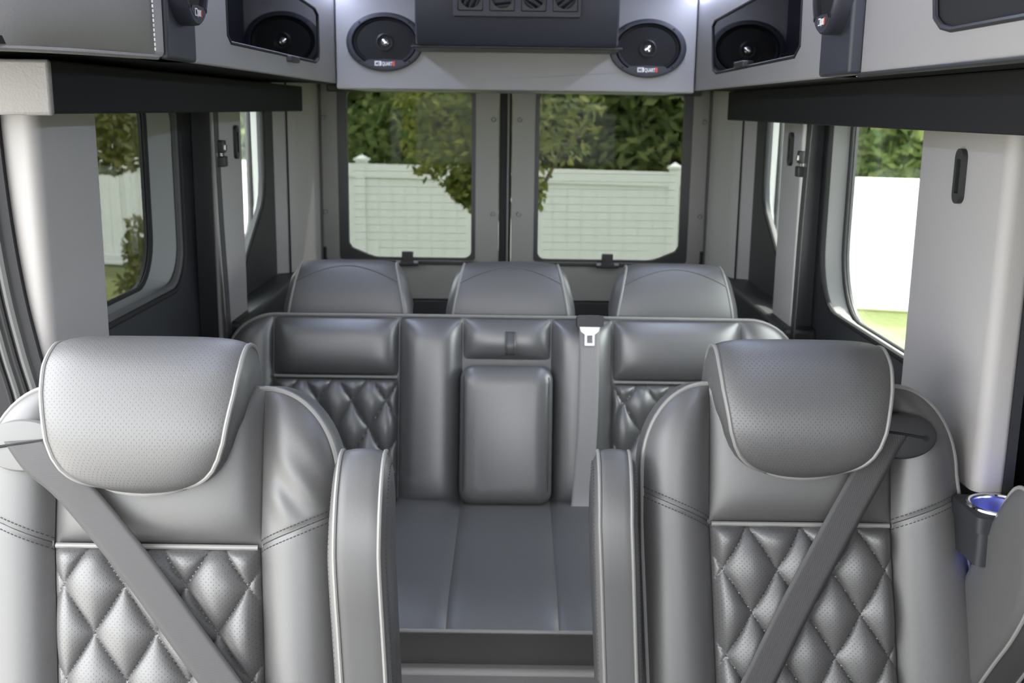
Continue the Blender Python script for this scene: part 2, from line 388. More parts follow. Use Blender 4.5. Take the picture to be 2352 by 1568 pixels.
# ------------------------------------------------------------------ outside: ground, fence, trees
m = M(); m.box(-60, 60, -40, 90, -.95, -.835); struct('ground', m, 'ground_grass')
m = M(); m.box(-9, 7, -14, 6.5, -.834, -.815); struct('driveway', m, 'concrete')
FA = Vector((-9.5, 16.9, 0)); FB = Vector((8.2, 11.9, 0)); fd = (FB - FA).normalized(); fn_ = Vector((-fd.y, fd.x, 0))
fence = empty('privacy_fence', (0, 14.2, -.835), 'white vinyl privacy fence standing beyond the van windows', 'fence')
off0 = (Vector((1.98, 13.6, 0)) - FA).dot(fd) % 4.2
k = 0; L = (FB - FA).length; posts = []
while off0 + k * 4.2 < L: posts.append(off0 + k * 4.2); k += 1
def fbox(m, s0, s1, d0, d1, z0, z1):
    c = [FA + fd * s + fn_ * d for s, d in ((s0, d0), (s1, d0), (s1, d1), (s0, d1))]
    m.add([(p.x, p.y, z) for z in (z0, z1) for p in c], [(0, 3, 2, 1), (4, 5, 6, 7), (0, 1, 5, 4), (1, 2, 6, 5), (2, 3, 7, 6), (3, 0, 4, 7)])
for s in posts:
    m = M(); fbox(m, s - .065, s + .065, -.07, .06, -.835, .80); p = obj('post', m, 'fence_vinyl', fence, smooth=False)
    m = M(); fbox(m, s - .085, s + .085, -.09, .08, .80, .83)
    c = FA + fd * s; o = [c + fd * a + fn_ * b for a, b in ((-.07, -.075), (.07, -.075), (.07, .065), (-.07, .065))]
    m.add([(q.x, q.y, .83) for q in o] + [(c.x, c.y, .88)], [(0, 1, 4), (1, 2, 4), (2, 3, 4), (3, 0, 4)]); obj('post_cap', m, 'fence_vinyl', p, smooth=False)
for s0, s1 in zip(posts[:-1], posts[1:]):
    m = M(); n = 22; w = (s1 - s0 - .13) / n
    for i in range(n): fbox(m, s0 + .065 + i * w + .004, s0 + .065 + (i + 1) * w - .004, -.02, .02, -.70, .62)
    fbox(m, s0 + .065, s1 - .065, -.012, .012, -.70, .62); obj('board_panel', m, 'fence_vinyl', fence, smooth=False)
    for z0, z1 in ((.58, .755), (-.80, -.66)):
        m = M(); fbox(m, s0 + .06, s1 - .06, -.045, .045, z0, z1); obj('rail', m, 'fence_vinyl', fence, smooth=False)

rng = random.Random(4)
def crown_mesh(name, blobs, n, size, material, seed):
    r = random.Random(seed); m = M()
    for _ in range(n):
        c, rad = r.choice(blobs)
        while True:
            p = Vector((r.uniform(-1, 1), r.uniform(-1, 1), r.uniform(-1, 1)))
            if .35 < p.length < 1: break
        q = Vector(c) + Vector((p.x * rad[0], p.y * rad[1], p.z * rad[2]))
        a = Vector((r.uniform(-1, 1), r.uniform(-1, 1), r.uniform(-1, 1))).normalized(); b = a.orthogonal().normalized(); s = size * r.uniform(.6, 1.3)
        m.add([q - a * s, q + b * s * .5, q + a * s, q - b * s * .5], [(0, 1, 2, 3)])
    return m
def trunk_mesh(h, r, branches=()):
    m = M(); P = [(0, 0, 0), (.03 * h * .1, 0, h * .35), (-.02 * h * .1, .02, h * .7), (0, 0, h)]
    rings = [[(x + r * (1 - .75 * z / h) * math.cos(a), y + r * (1 - .75 * z / h) * math.sin(a), z) for a in [2 * math.pi * i / 10 for i in range(10)]] for x, y, z in smooth_path(P, 4)]
    m.loft(rings)
    for a, b, rr in branches: m.tube([a, ((a[0] + b[0]) / 2, (a[1] + b[1]) / 2, (a[2] + b[2]) / 2 + .1), b], rr, 6)
    return m
def make_tree(loc, name, label, group, crown, trunk, cm):
    t = empty(name, loc, label, 'tree' if 'tree' in name else 'bush', group)
    ORG_save = ORG[t.name]; ORG[t.name] = Vector((0, 0, 0))
    obj('trunk' if 'tree' in name else 'stem', trunk, 'bark', t); obj('crown' if 'tree' in name else 'foliage', crown, cm, t, smooth=False)
    ORG[t.name] = ORG_save; return t
def copy_tree(t, loc, sc_, rz, label):
    r = t.copy(); COL.objects.link(r); r.location = loc; r.scale = (sc_,) * 3; r.rotation_euler = (0, 0, rz); r['label'] = label
    for ch in t.children:
        c = ch.copy(); COL.objects.link(c); c.parent = r
    return r
protos = []
for kx in range(3):
    blobs = [((rng.uniform(-1.3, 1.3), rng.uniform(-1.3, 1.3), 1.6 + 1.15 * i), (rng.uniform(1.3, 2.1), rng.uniform(1.3, 2.0), 1.0)) for i in range(8)]
    protos.append((crown_mesh('c', blobs, 12000, .14, 'leaf_forest', kx), trunk_mesh(9.5, .2)))
GT = 'woodland trees behind the fence'; LT = 'tall green woodland tree standing behind the white fence'
first = [None] * 3; k = 0
for row, (yy, n, sp) in enumerate(((21.5, 12, 2.3), (26, 12, 2.9), (32, 13, 3.4))):
    for i in range(n):
        x = (i - (n - 1) / 2) * sp + rng.uniform(-.6, .6); y = yy + rng.uniform(-1, 1) - .22 * x
        p = k % 3; k += 1; s = rng.uniform(.9, 1.2)
        if first[p] is None:
            first[p] = make_tree((x, y, -.835), 'woodland_tree', LT, GT, *protos[p], 'leaf_forest')
        else: copy_tree(first[p], (x, y, -.835), s, rng.uniform(0, 6), LT)
# the nearer tree whose branches hang across the left rear window, and the weedy shrub by the left window
blobs = [((-.6, 0, 2.6), (.75, .6, .7)), ((-.75, .1, 2.0), (.42, .5, .38)), ((-.3, 0, 2.0), (.6, .5, .55)), ((-.25, -.1, 1.62), (.42, .4, .30)), ((-.3, 0, 3.2), (.8, .7, .6)), ((-.85, 0, 2.45), (.4, .5, .3)), ((.2, 0, 2.4), (.5, .5, .6)), ((-.55, 0, 1.62), (.2, .2, .16)), ((-.27, -.1, .72), (.13, .15, .36))]
make_tree((.14, 10.0, -.835), 'young_tree', 'leafy yellow-green tree hanging over the fence in the left rear door window', None, crown_mesh('c', blobs, 5200, .05, 'leaf_bright', 11), trunk_mesh(3.0, .05, [((0, 0, 1.2), (-.4, 0, 2.2), .02), ((0, 0, 1.4), (.5, 0, 2.2), .02)]), 'leaf_bright')
blobs = [((0, 0, .55), (.40, .35, .45)), ((.2, 0, .9), (.3, .3, .35)), ((-.2, .1, .75), (.25, .2, .35)), ((.3, 0, 1.25), (.14, .14, .28)), ((-.05, 0, .25), (.5, .4, .2))]
make_tree((-4.15, 12.6, -.835), 'wild_bush', 'straggly bush growing in front of the fence in the left front window', None, crown_mesh('c', blobs, 1500, .05, 'leaf_shrub', 12), trunk_mesh(1.2, .02), 'leaf_shrub')
blobs = [((0, 0, 2.5), (.8, .6, .6)), ((.3, 0, 1.95), (.5, .5, .35)), ((-.5, 0, 2.9), (.8, .6, .6))]
make_tree((-4.5, 11.5, -.835), 'roadside_tree', 'dark leafy tree drooping over the fence in the left front window', None, crown_mesh('c', blobs, 2600, .055, 'leaf_shrub', 13), trunk_mesh(2.6, .05), 'leaf_shrub')

# ------------------------------------------------------------------ speakers
def text_mesh(m_dark, body, size, place):
    cu = bpy.data.curves.new('t', 'FONT'); cu.body = body; cu.size = size; cu.extrude = .0002; cu.offset = size * .02
    o = bpy.data.objects.new('t', cu); COL.objects.link(o); dg = bpy.context.evaluated_depsgraph_get()
    me = bpy.data.meshes.new_from_object(o.evaluated_get(dg)); xs = [v.co.x for v in me.vertices]
    m_dark.add([place(v.co.x, v.co.y, v.co.z) for v in me.vertices], [tuple(p.vertices) for p in me.polygons])
    bpy.data.objects.remove(o); bpy.data.meshes.remove(me); return max(xs)
def make_speaker(c, e1, e2, nrm, a, b, depth, label, group, logo=True, name='oval_speaker'):
    c, e1, e2, nrm = Vector(c), Vector(e1), Vector(e2), Vector(nrm)
    P = lambda u, v, w: tuple(c + e1 * u + e2 * v + nrm * w)
    N = 56; ang = [2 * math.pi * i / N for i in range(N)]
    s = empty(name, c, label, 'speaker', group)
    ring = lambda f, w, add=0: [P((a * f + add) * math.cos(t), (b * f + add) * math.sin(t), w) for t in ang]
    m = M(); m.loft([ring(1.0, -.006), ring(1.0, depth * .6), ring(.985, depth * .9), ring(.95, depth), ring(.86, depth), ring(.84, depth - .003), ring(.83, depth - .012), ring(.84, -.006)], cap=False); fr = obj('frame', m, 'navy_plastic', s)
    m = M()
    for t in (45, 135, 225, 315):
        q = (a * .915 * math.cos(R(t)), b * .915 * math.sin(R(t)))
        m = M(); m.loft([[P(q[0] + .0035 * math.cos(x), q[1] + .0035 * math.sin(x), w) for x in ang[::4]] for w in (depth, depth + .001)]); obj('screw', m, 'rubber', fr)
    rr = .0245 * (a / .115) ** .5
    circ = lambda r, w: [P(r * math.cos(t), r * math.sin(t), w) for t in ang]
    m = M(); m.loft([ring(.845, depth - .009), ring(.80, depth - .004), ring(.75, depth - .006), ring(.70, depth - .012), ring(.5, -.004), circ(rr, -.016)], cap=True); obj('cone', m, 'speaker_cone', s)
    m = M(); m.loft([circ(rr * 1.05, -.016), circ(rr * 1.05, depth - .004), circ(rr * .9, depth - .002), circ(rr * .8, depth - .006), circ(rr * .78, -.01)], cap=False); obj('tweeter_ring', m, 'black_plastic', s)
    m = M(); m.loft([circ(rr * .75 * math.cos(x), -.006 + rr * .55 * math.sin(x)) for x in [R(d) for d in (0, 15, 30, 45, 60, 75, 88)]], cap=True); obj('tweeter_dome', m, 'dome', s)
    if logo:
        # plate at the lower rim carrying the maker's mark
        m = M(); pts = [(a * .86 * math.cos(R(t)), b * .86 * math.sin(R(t))) for t in range(232, 309, 4)]
        top = [(x, y) for x, y in [(.05 * (a / .115), -b * .60), (0, -b * .575), (-.05 * (a / .115), -b * .60)]]
        m.sheet(pts + top, [], lambda u, v, d: P(u, v, d), depth - .010, depth + .0006); pt = obj('badge_plate', m, 'navy_plastic', s)
        w = a * .52; h = b * .155; y0 = -b * .80; x0 = -w / 2
        m = M(); m.sheet(rect(x0, x0 + w * .33, y0, y0 + h), [], P, depth + .0006, depth + .0012)
        text_mesh(m, 'QUART', h * 1.15, lambda x, y, z: P(x0 + w * .36 + x * (w * .52) / (h * 1.15 * 3.35), y0 + h * .06 + y, depth + .0008 + z)); obj('badge_lettering', m, 'white_paint', pt, smooth=False)
        m = M(); text_mesh(m, 'MB', h * 1.0, lambda x, y, z: P(x0 + w * .04 + x * (w * .25) / (h * 1.5), y0 + h * .14 + y, depth + .0013 + z)); obj('badge_initials', m, 'trim_dark', pt, smooth=False)
        m = M(); m.sheet(rect(x0 + w * .90, x0 + w, y0, y0 + h), [], P, depth + .0006, depth + .0012); obj('badge_red_block', m, 'red_paint', pt, smooth=False)
    return s

# rear header panel between the consoles
X, Y, Z = Vector((1, 0, 0)), Vector((0, 1, 0)), Vector((0, 0, 1))
m = M(); xz = lambda a, b, d: (a, d, b)
ell = lambda cx, cz, a, b: [(cx + a * math.cos(2 * math.pi * i / 40), cz + b * math.sin(2 * math.pi * i / 40)) for i in range(40)]
m.sheet(rect(-.553, .553, 1.556, 1.852), [ell(-.402, 1.695, .100, .074), ell(.405, 1.686, .100, .074)], xz, 3.46, 3.475)
m.box(-.553, .553, 3.475, 4.12, 1.556, 1.572)
hp = obj('speaker_header_panel', m, 'vinyl_console', bevel=.004, label='wide grey vinyl panel above the rear doors holding two oval speakers', cat='panel')
make_speaker((-.402, 3.46, 1.695), X, Z, -Y, .118, .088, .014, 'oval black speaker in the header panel above the left rear door', None)
make_speaker((.405, 3.46, 1.686), X, Z, -Y, .118, .088, .014, 'oval black speaker in the header panel above the right rear door', None)

# air outlet housing
ac = empty('air_outlet_housing', (0, 3.3, 1.675), 'dark box with four round air vents hanging at the ceiling between the oval speakers', 'air vent')
prof = [(3.459, 1.675), (3.20, 1.675), (3.185, 1.69), (3.165, 1.78), (3.15, 1.853), (3.459, 1.853)]
m = M(); m.loft([[(x, a, b) for a, b in prof] for x in (-.285, .29)]); obj('body', m, 'navy_plastic', ac, bevel=.006)
m = M(); m.box(-.30, .305, 3.22, 3.459, 1.668, 1.676); obj('underside_lip', m, 'black_plastic', ac, bevel=.003)
vp = empty_dummy = None
m = M(); m.sheet(rrect(-.176, .178, 1.75, 1.852, .006, 3), [rrect(-.176 + .012 + k * .0875 + .002, -.176 + .012 + k * .0875 + .072, 1.764, 1.838, .004, 3) for k in range(4)], xz, 3.135, 3.19); vf = obj('vent_frame', m, 'navy_plastic', ac, bevel=.003)
for k in range(4):
    cx = -.176 + .012 + k * .0875 + .037; cz = 1.801
    m = M(); m.sheet(rrect(cx - .034, cx + .034, 1.766, 1.836, .004, 3), [ell(cx, cz, .029, .029)], xz, 3.140, 3.165); v = obj('vent', m, 'black_plastic', ac, bevel=.002)
    m = M(); m.box(cx - .034, cx + .034, 3.178, 3.18, 1.766, 1.836); obj('vent_backing', m, 'rubber', v)
    ta = (70, 8, -35, 40)[k]
    m = M()
    for q in (-.016, 0, .016):
        d = Vector((math.cos(R(ta)), 0, math.sin(R(ta)))); nn = Vector((-d.z, 0, d.x)); hl = math.sqrt(.027 ** 2 - q * q)
        c = Vector((cx, 3.158, cz)) + nn * q; w = nn * .005 + Vector((0, .006, 0)); th = nn * .0012
        m.add([tuple(c + d * s1 * hl + w * s2 + th * s3) for s1 in (-1, 1) for s2 in (-1, 1) for s3 in (-1, 1)], [(0, 1, 3, 2), (4, 6, 7, 5), (0, 4, 5, 1), (2, 3, 7, 6), (0, 2, 6, 4), (1, 5, 7, 3)])
    obj('louvre', m, 'navy_plastic', v)

# ------------------------------------------------------------------ overhead consoles
def console(sg):
    side = 'left' if sg < 0 else 'right'
    xf = .557; P = lambda a, b, d: (sg * d, a, b)
    lab = 'long grey overhead console along the %s wall with smoked openings' % side
    c = empty('overhead_console', (sg * .7, 2.6, 1.565), lab, 'console')
    ya = 1.95 if sg < 0 else 1.99
    if sg < 0: op = [(2.175, 1.632), (2.20, 1.619), (3.125, 1.62), (3.175, 1.632), (3.183, 1.65), (3.178, 1.75), (3.13, 1.764), (2.786, 1.775), (2.20, 1.79), (2.173, 1.775)]
    else: op = [(2.206, 1.628), (2.245, 1.609), (3.112, 1.604), (3.16, 1.614), (3.173, 1.63), (3.206, 1.735), (3.17, 1.748), (2.36, 1.765), (2.25, 1.765), (2.215, 1.745)]
    zb = 1.571 if sg < 0 else 1.562
    m = M(); m.sheet(rect(ya, 3.485, zb, 1.852), [op], P, xf, xf + .012); obj('fascia', m, 'vinyl_console', c, bevel=.003)
    m = M()
    m.box(*sorted((sg * (xf + .01), sg * .84)), (1.735 if sg < 0 else .2), 3.485, zb, zb + .012)
    if sg < 0: m.sheet([(-.84, 1.385), (-.640, 1.385), (-.57, 1.735), (-.84, 1.735)], [], xy, zb, zb + .01)
    obj('underside', m, 'charcoal_cloth', c)
    m = M(); y0, y1 = op[0][0] - .02, 3.23
    m.box(*sorted((sg * .70, sg * .705)), y0, y1, 1.585, 1.82); m.box(*sorted((sg * (xf + .012), sg * .70)), y0 - .004, y0, 1.585, 1.82); m.box(*sorted((sg * (xf + .012), sg * .70)), y1, y1 + .004, 1.585, 1.82)
    m.box(*sorted((sg * (xf + .012), sg * .70)), y0, y1, 1.585, 1.589); obj('cubby', m, 'black_plastic', c)
    m = M(); m.sheet(op, [], P, xf + .0015, xf + .0045); gp = obj('smoked_pane', m, 'acrylic_smoke', c, smooth=False)
    m = M(); m.tube([(sg * (xf + .001), a, b) for a, b in op], .004, 6, closed=True); obj('pane_edge', m, 'rubber', gp)
    yt = 2.78 if sg < 0 else 2.75
    m = M(); m.box(*sorted((sg * (xf - .012), sg * (xf + .004))), yt - .05, yt + .06, 1.606, 1.621); obj('pane_tab', m, 'black_plastic', gp, bevel=.003)
    # dark upright band carrying the small speaker
    if sg < 0:
        m = M(); m.box(-(xf + .06), -(xf - .004), 1.795, 1.95, 1.571, 1.852)
    else:
        m = M(); m.box(xf - .02, xf + .06, 1.815, 1.99, 1.562, 1.852)
    obj('speaker_band', m, 'navy_plastic', c, bevel=.006)
    if sg < 0:
        m = M(); m.box(-(xf + .05), -(xf + .002), 1.735, 1.793, 1.573, 1.852); obj('side_rib', m, 'vinyl_grey', c, bevel=.008)
        # padded leather nose, set back towards the side door
        def fn(i, j):
            a, b = i / 24, j / 16; y = 1.385 + (1.733 - 1.385) * a; x = -.645 + (.645 - .556) * a ** .85
            bul = .016 * ends(min(a, 1 - a) * .36, .03) * ends(b * .28, .03)
            return (x + bul, y, 1.572 - .006 * (1 - a) + b * .285)
        m = M(); m.grid(fn, 25, 17)
        m.box(-.84, -.66, 1.385, 1.40, 1.575, 1.852)
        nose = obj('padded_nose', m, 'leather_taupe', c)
        m = M()
        for k in range(40):
            z = 1.58 + k * .007; m.tube([(-.5505, 1.717 - .012 * (k / 40), z), (-.5505, 1.717 - .012 * (k / 40), z + .0045)], .0013, 5)
        obj('stitching', m, 'pale_thread', nose)
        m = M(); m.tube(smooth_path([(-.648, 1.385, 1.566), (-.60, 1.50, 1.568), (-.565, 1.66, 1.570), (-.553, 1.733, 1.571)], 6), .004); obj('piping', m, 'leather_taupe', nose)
    else:
        op2 = [(1.505, 1.625), (1.48, 1.612), (1.445, 1.606), (.5, 1.606), (.5, 1.80), (1.515, 1.80), (1.515, 1.66)]
        m = M(); m.sheet(rect(.2, 1.812, zb, 1.852), [op2], P, xf, xf + .012); obj('front_fascia', m, 'vinyl_console', c, bevel=.003)
        m = M(); m.sheet(op2, [], P, xf + .004, xf + .009); g2 = obj('smoked_pane', m, 'rubber', c, smooth=False)
        m = M(); m.tube([(xf, a, b) for a, b in op2], .004, 6, closed=True); obj('pane_edge', m, 'black_plastic', g2)
        m = M(); m.tube([(xf - .002, y, 1.5605) for y in (.2, 1.0, 1.81)], .004); obj('piping', m, 'black_plastic', c)
        m = M()
        for k in range(150): y = .8 + k * .0068; m.tube([(xf - .004, y, 1.5585), (xf - .004, y + .0045, 1.5585)], .0007, 4)
        obj('stitching', m, 'pale_thread', c)
    ysp = 1.868 if sg < 0 else 1.885
    e1 = Y if sg < 0 else -Y
    xs = xf - .004 if sg < 0 else xf - .02
    make_speaker((sg * xs, ysp, 1.705), e1, Z, X * (-sg), .074, .078, .028, 'small round speaker on the dark band of the %s overhead console' % side, None, name='round_speaker')
    yo = 2.95 if sg < 0 else 3.0
    make_speaker((sg * .68, yo, 1.70), e1, Z, X * (-sg), .15, .082, .03, 'oval speaker seen behind the smoked pane of the %s overhead console' % side, None)
    # valance box over the side windows
    y0 = 1.615 if sg < 0 else .3
    v = empty('window_valance', (sg * .72, 2.5, 1.475), 'dark charcoal valance box above the %s side windows' % side, 'valance')
    zb2 = 1.484 if sg < 0 else 1.474
    m = M(); m.box(*sorted((sg * .67, sg * .838)), y0, 3.51, zb2, 1.561); obj('cloth_box', m, 'charcoal_cloth', v, bevel=.004)
    if sg < 0:
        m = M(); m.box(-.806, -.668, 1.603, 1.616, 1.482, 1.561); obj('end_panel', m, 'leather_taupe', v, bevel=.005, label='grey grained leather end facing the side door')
console(-1); console(1)
# cove lights where the consoles meet the ceiling
for sg, s in ((-1, 'left'), (1, 'right')):
    m = M(); m.box(*sorted((sg * .535, sg * .555)), 1.0, 3.44, 1.838, 1.852)
    obj('cove_light_strip', m, 'led', label='bright cool-white light strip along the ceiling above the %s console' % s, cat='light', bevel=.002)

# ------------------------------------------------------------------ captain chairs
REC = R(14); SR, CR = math.sin(REC), math.cos(REC)
def quilt_h(u, v, du, dv, u0, v0, H):
    p, q = (u - u0) / du, (v - v0) / dv
    a, b = abs(math.sin(math.pi * (p + q))), abs(math.sin(math.pi * (p - q)))
    return H * (a * b) ** .42
def quilt_stitches(m, T, wf, u0_, u1_, v0_, v1_, du, dv, pu, pv, step=.0058, ln=.0036, r=.0011):
    for fam in (1, -1):
        for n in range(-14, 15):
            t = v1_ - .002
            sl = math.hypot(du / dv, 1)
            while t > v0_:
                def pt(v): return (pu + du * (n - fam * (v - pv) / dv), v)
                a, b = pt(t), pt(t - ln / sl)
                if u0_ + .003 < a[0] < u1_ - .003 and u0_ + .003 < b[0] < u1_ - .003:
                    m.tube([T(a[0], a[1], wf(*a) + r * .6), T(b[0], b[1], wf(*b) + r * .6)], r, 5)
                t -= step / sl

def captain_chair(cx, yq, H, label, cfg):
    root = empty('captain_chair', (cx, yq, 0), label, 'seat')
    def T(u, v, w):
        if v < .08 and u > .156: u += cfg.get('flare', 0) * min(1.1, (u - .156) / .114) * (.08 - v)
        if v < 0: u = u - .05 * v * cfg.get('lean', 1)
        return (cx + u, yq + v * SR - w * CR, H + v * CR + w * SR)
    VB = -.40; PW = .156; W = .270
    ccu, ccv, ru, rv = .158, .088, W - .158, .150
    def vtop(u):
        a = min(abs(u), W)
        return ccv + rv if a <= ccu else ccv + rv * math.sqrt(max(0, 1 - ((a - ccu) / ru) ** 2))
    outline = [(W, VB), (W, -.2), (W, -.05)] + [(ccu + ru * math.cos(t), ccv + rv * math.sin(t)) for t in [R(90 * k / 14) for k in range(15)]]
    outline = outline + [(-u, v) for u, v in outline[::-1]]
    # upholstered body of the back
    back = M(); sc_ = lambda f, w: [T(u * f, (v - VB) * (f * .5 + .5) + VB, w) for u, v in outline]
    back.loft([sc_(.985, .004), sc_(1.0, -.004), sc_(1.012, -.03), sc_(1.012, -.07), sc_(.985, -.105), sc_(.93, -.118)]); bk = obj('backrest', back, 'leather', root)
    m = M(); m.tube([T(u * 1.0, v, .004) for u, v in outline], .0042, 8); obj('piping', m, 'piping', bk)
    # bolsters
    rw = random.Random(int(cx * 100))
    for s in (-1, 1):
        vs_ = lambda a: .0 + .052 * a ** .8
        def wb(a, v, u):
            e = ends((W - abs(u)), .022) * ends(vtop(u) - v, .028) * (.15 + .85 * ends(a * (W - PW), .022))
            w = .004 + .044 * e * (1 - .25 * (a - .5) ** 2)
            w -= .0028 * math.exp(-((v - vs_(a)) / .0045) ** 2) * (1 if a > .02 else 0)
            if s == cfg['wrinkle']:
                w += .0045 * math.sin((v * .8 + a * .10 * 1.2) * 95) * math.exp(-((v - .085) / .05) ** 2) * min(1, a * 3) * (1 - a) ** .5
            return w
        na, nb = 34, 150
        def fn(i, j):
            a = .5 - .5 * math.cos(math.pi * i / (na - 1)); u = PW + a * (W - PW); vt = vtop(u); b = 1 - (1 - j / (nb - 1)) ** 1.15
            v = VB + (vt - VB) * b; return T(s * u, v, wb(a, v, u))
        m = M(); m.grid(fn, na, nb); bo = obj('bolster', m, 'leather', bk)
        m = M()
        for dv in (-.0085, .0085):
            pts = [(a / 60, vs_(a / 60) + dv) for a in range(1, 60)]
            L = (W - PW) * 1.1; acc = 0
            nst = int(L / .0058)
            for q in range(nst):
                a0, a1 = q / nst, (q + .6) / nst
                pp = [T(s * (PW + a * (W - PW)), vs_(a) + dv, wb(a, vs_(a) + dv, PW + a * (W - PW)) + .0005) for a in (a0, a1)]
                m.tube(pp, .0008, 5)
        obj('stitching', m, 'thread', bo)
        m = M(); m.tube([T(s * (PW + a / 40 * (W - PW)), vs_(a / 40), wb(a / 40, vs_(a / 40), PW + a / 40 * (W - PW)) + .0002) for a in range(1, 40)], .0009, 5); obj('seam', m, 'thread', bo)
    # plain upper centre panel
    wu = lambda u, v: .006 + .030 * ends(PW - abs(u), .022) * ends(v - .002, .02) * ends(.243 - v, .02)
    n1, n2 = 44, 36
    lu = lambda i, n: -PW + 2 * PW * (.5 - .5 * math.cos(math.pi * i / (n - 1)))
    m = M(); m.grid(lambda i, j: (lambda u, v: T(u, v, wu(u, v)))(lu(i, n1), .002 + .24 * j / (n2 - 1)), n1, n2); obj('upper_panel', m, 'leather', bk)
    m = M(); m.tube([T(-PW + .004 + (2 * PW - .008) * i / 20, -.001, .014) for i in range(21)], .0042, 8); obj('panel_piping', m, 'piping', bk)
    # quilted lower panel
    du, dv, pu, pv = .092, cfg['dv'], 0.0, cfg['pv']
    wq = lambda u, v: .006 + .018 * ends(PW - abs(u), .012) * ends(-.003 - v, .012) + quilt_h(u, v, du, dv, pu, pv, .021) * ends(PW - abs(u), .008) * ends(-v, .006)
    n1, n2 = 150, 190
    m = M(); uvq = lambda i, j: (-PW + 2 * PW * i / (n1 - 1), VB + (-.003 - VB) * j / (n2 - 1))
    m.grid(lambda i, j: T(*uvq(i, j), wq(*uvq(i, j))), n1, n2, uvfn=uvq); qp = obj('quilted_panel', m, 'leather_quilt', bk)
    m = M(); quilt_stitches(m, T, wq, -PW, PW, -.33, -.004, du, dv, pu, pv); obj('stitching', m, 'thread', qp)
    # headrest
    hu = cfg.get('hu', -.010)
    def TH(u, v, w): return T(u + hu, v, w)
    prof = smooth_path([(.050, .088), (.076, .100), (.094, .135), (.100, .180), (.092, .230), (.074, .272), (.040, .301), (.004, .308), (-.030, .300), (-.050, .278), (-.056, .245)], 7)
    n2 = len(prof)
    rear = []
    for k, (w, v) in enumerate(prof):
        t = k / (n2 - 1); rear.append((np.interp(t, [0, .1, .35, .5, .65, .8, 1], [.038, .036, .044, .03, .0, -.02, -.045]), np.interp(t, [0, .1, .35, .5, .65, .8, 1], [.086, .10, .18, .225, .238, .236, .238])))
    def rw_(j): return float(np.interp(j / (n2 - 1), [0, .15, .4, .7, 1], [-.004, -.003, .004, .008, .006]))
    def hw(v, t):
        if t > .6: return .143
        return float(np.interp(v, [.086, .088, .092, .098, .106, .118, .135, .16, .19, .23, .27, .31], [.05, .058, .073, .087, .099, .110, .119, .127, .132, .139, .143, .143]))
    ns = 41
    front = []; arc = [0]
    for k in range(1, n2): arc.append(arc[-1] + math.hypot(prof[k][0] - prof[k - 1][0], prof[k][1] - prof[k - 1][1]))
    def pf(i, j):
        w, v = prof[j]; t = j / (n2 - 1); s = -1 + 2 * i / (ns - 1); s = math.sin(s * math.pi / 2); h = max(hw(v, t), .012 if j == 0 else .02)
        a = prof[min(j + 1, n2 - 1)]; b = prof[max(j - 1, 0)]; tx, tv = a[0] - b[0], a[1] - b[1]; l = math.hypot(tx, tv) or 1
        nw, nv = tv / l, -tx / l
        puff = .012 * ends((1 - abs(s)) * h, .022) - .004
        return TH(s * h, v + nv * puff, w + nw * puff)
    m = M(); m.grid(pf, ns, n2, uvfn=lambda i, j: (math.sin((-1 + 2 * i / (ns - 1)) * math.pi / 2) * .148, arc[j])); hr = obj('headrest', m, 'leather_perforated', root)
    m = M()
    for s in (-1, 1):
        i = 0 if s < 0 else ns - 1
        m.grid(lambda q, j: tuple(Vector(pf(i, j)).lerp(Vector(TH(s * (max(hw(prof[j][1], j / (n2 - 1)), .02) + rw_(j)), rear[j][1], rear[j][0])), q / 3) + (Vector((s * .006 * math.sin(math.pi * q / 3), 0, 0)))), 4, n2)
    m.grid(lambda q, j: tuple(Vector(TH(-(max(hw(prof[j][1], j / (n2 - 1)), .02) + rw_(j)), rear[j][1], rear[j][0])).lerp(Vector(TH((max(hw(prof[j][1], j / (n2 - 1)), .02) + rw_(j)), rear[j][1], rear[j][0])), q / 7)), 8, n2)
    m.grid(lambda q, j: tuple(Vector(pf(q * 5, 0)).lerp(Vector(TH(-.02 + .04 * q / 8, rear[0][1], rear[0][0])), j / 2)), 9, 3)
    m.grid(lambda q, j: tuple(Vector(pf(q * 5, n2 - 1)).lerp(Vector(TH((-1 + 2 * q / 8) * .143, rear[-1][1], rear[-1][0])), j / 2)), 9, 3)
    obj('headrest_gusset', m, 'leather', hr)
    edge = [pf(0, j) for j in range(n2 - 1, -1, -1)] + [pf(i, 0) for i in range(5, ns - 5, 5)] + [pf(ns - 1, j) for j in range(n2)]
    m = M(); m.tube(edge, .0038, 8); obj('headrest_piping', m, 'piping', hr)
    # oval belt outlet
    gs = cfg['guide_side']; gu, gv = cfg['guide']
    N = 40
    ring = lambda a, b, w: [T(gu + a * math.cos(2 * math.pi * i / N), gv + b * math.sin(2 * math.pi * i / N), w) for i in range(N)]
    m = M(); m.loft([ring(.060, .038, .030), ring(.061, .039, .047), ring(.058, .036, .052), ring(.05, .03, .0535)]); g = obj('belt_outlet', m, 'black_plastic' if cfg.get('dark_outlet') else 'grey_plate', root)
    m = M(); c0 = gu + gs * .040; m.tube([T(c0, gv - .003, .0538), T(c0 - gs * .035, gv + .003, .0545), T(c0 - gs * .07, gv + .008, .0545)], .0022, 8)
    m.loft([[T(c0 + .0055 * math.cos(2 * math.pi * i / 12), gv - .003 + .0055 * math.sin(2 * math.pi * i / 12), w) for i in range(12)] for w in (.052, .0545)]); obj('belt_slit', m, 'rubber', g)
    # arm rests
    def TF(u, v, w): return (cx + u - (.05 * v if v < 0 else 0), yq + v * SR - w * CR, H + v * CR + w * SR)
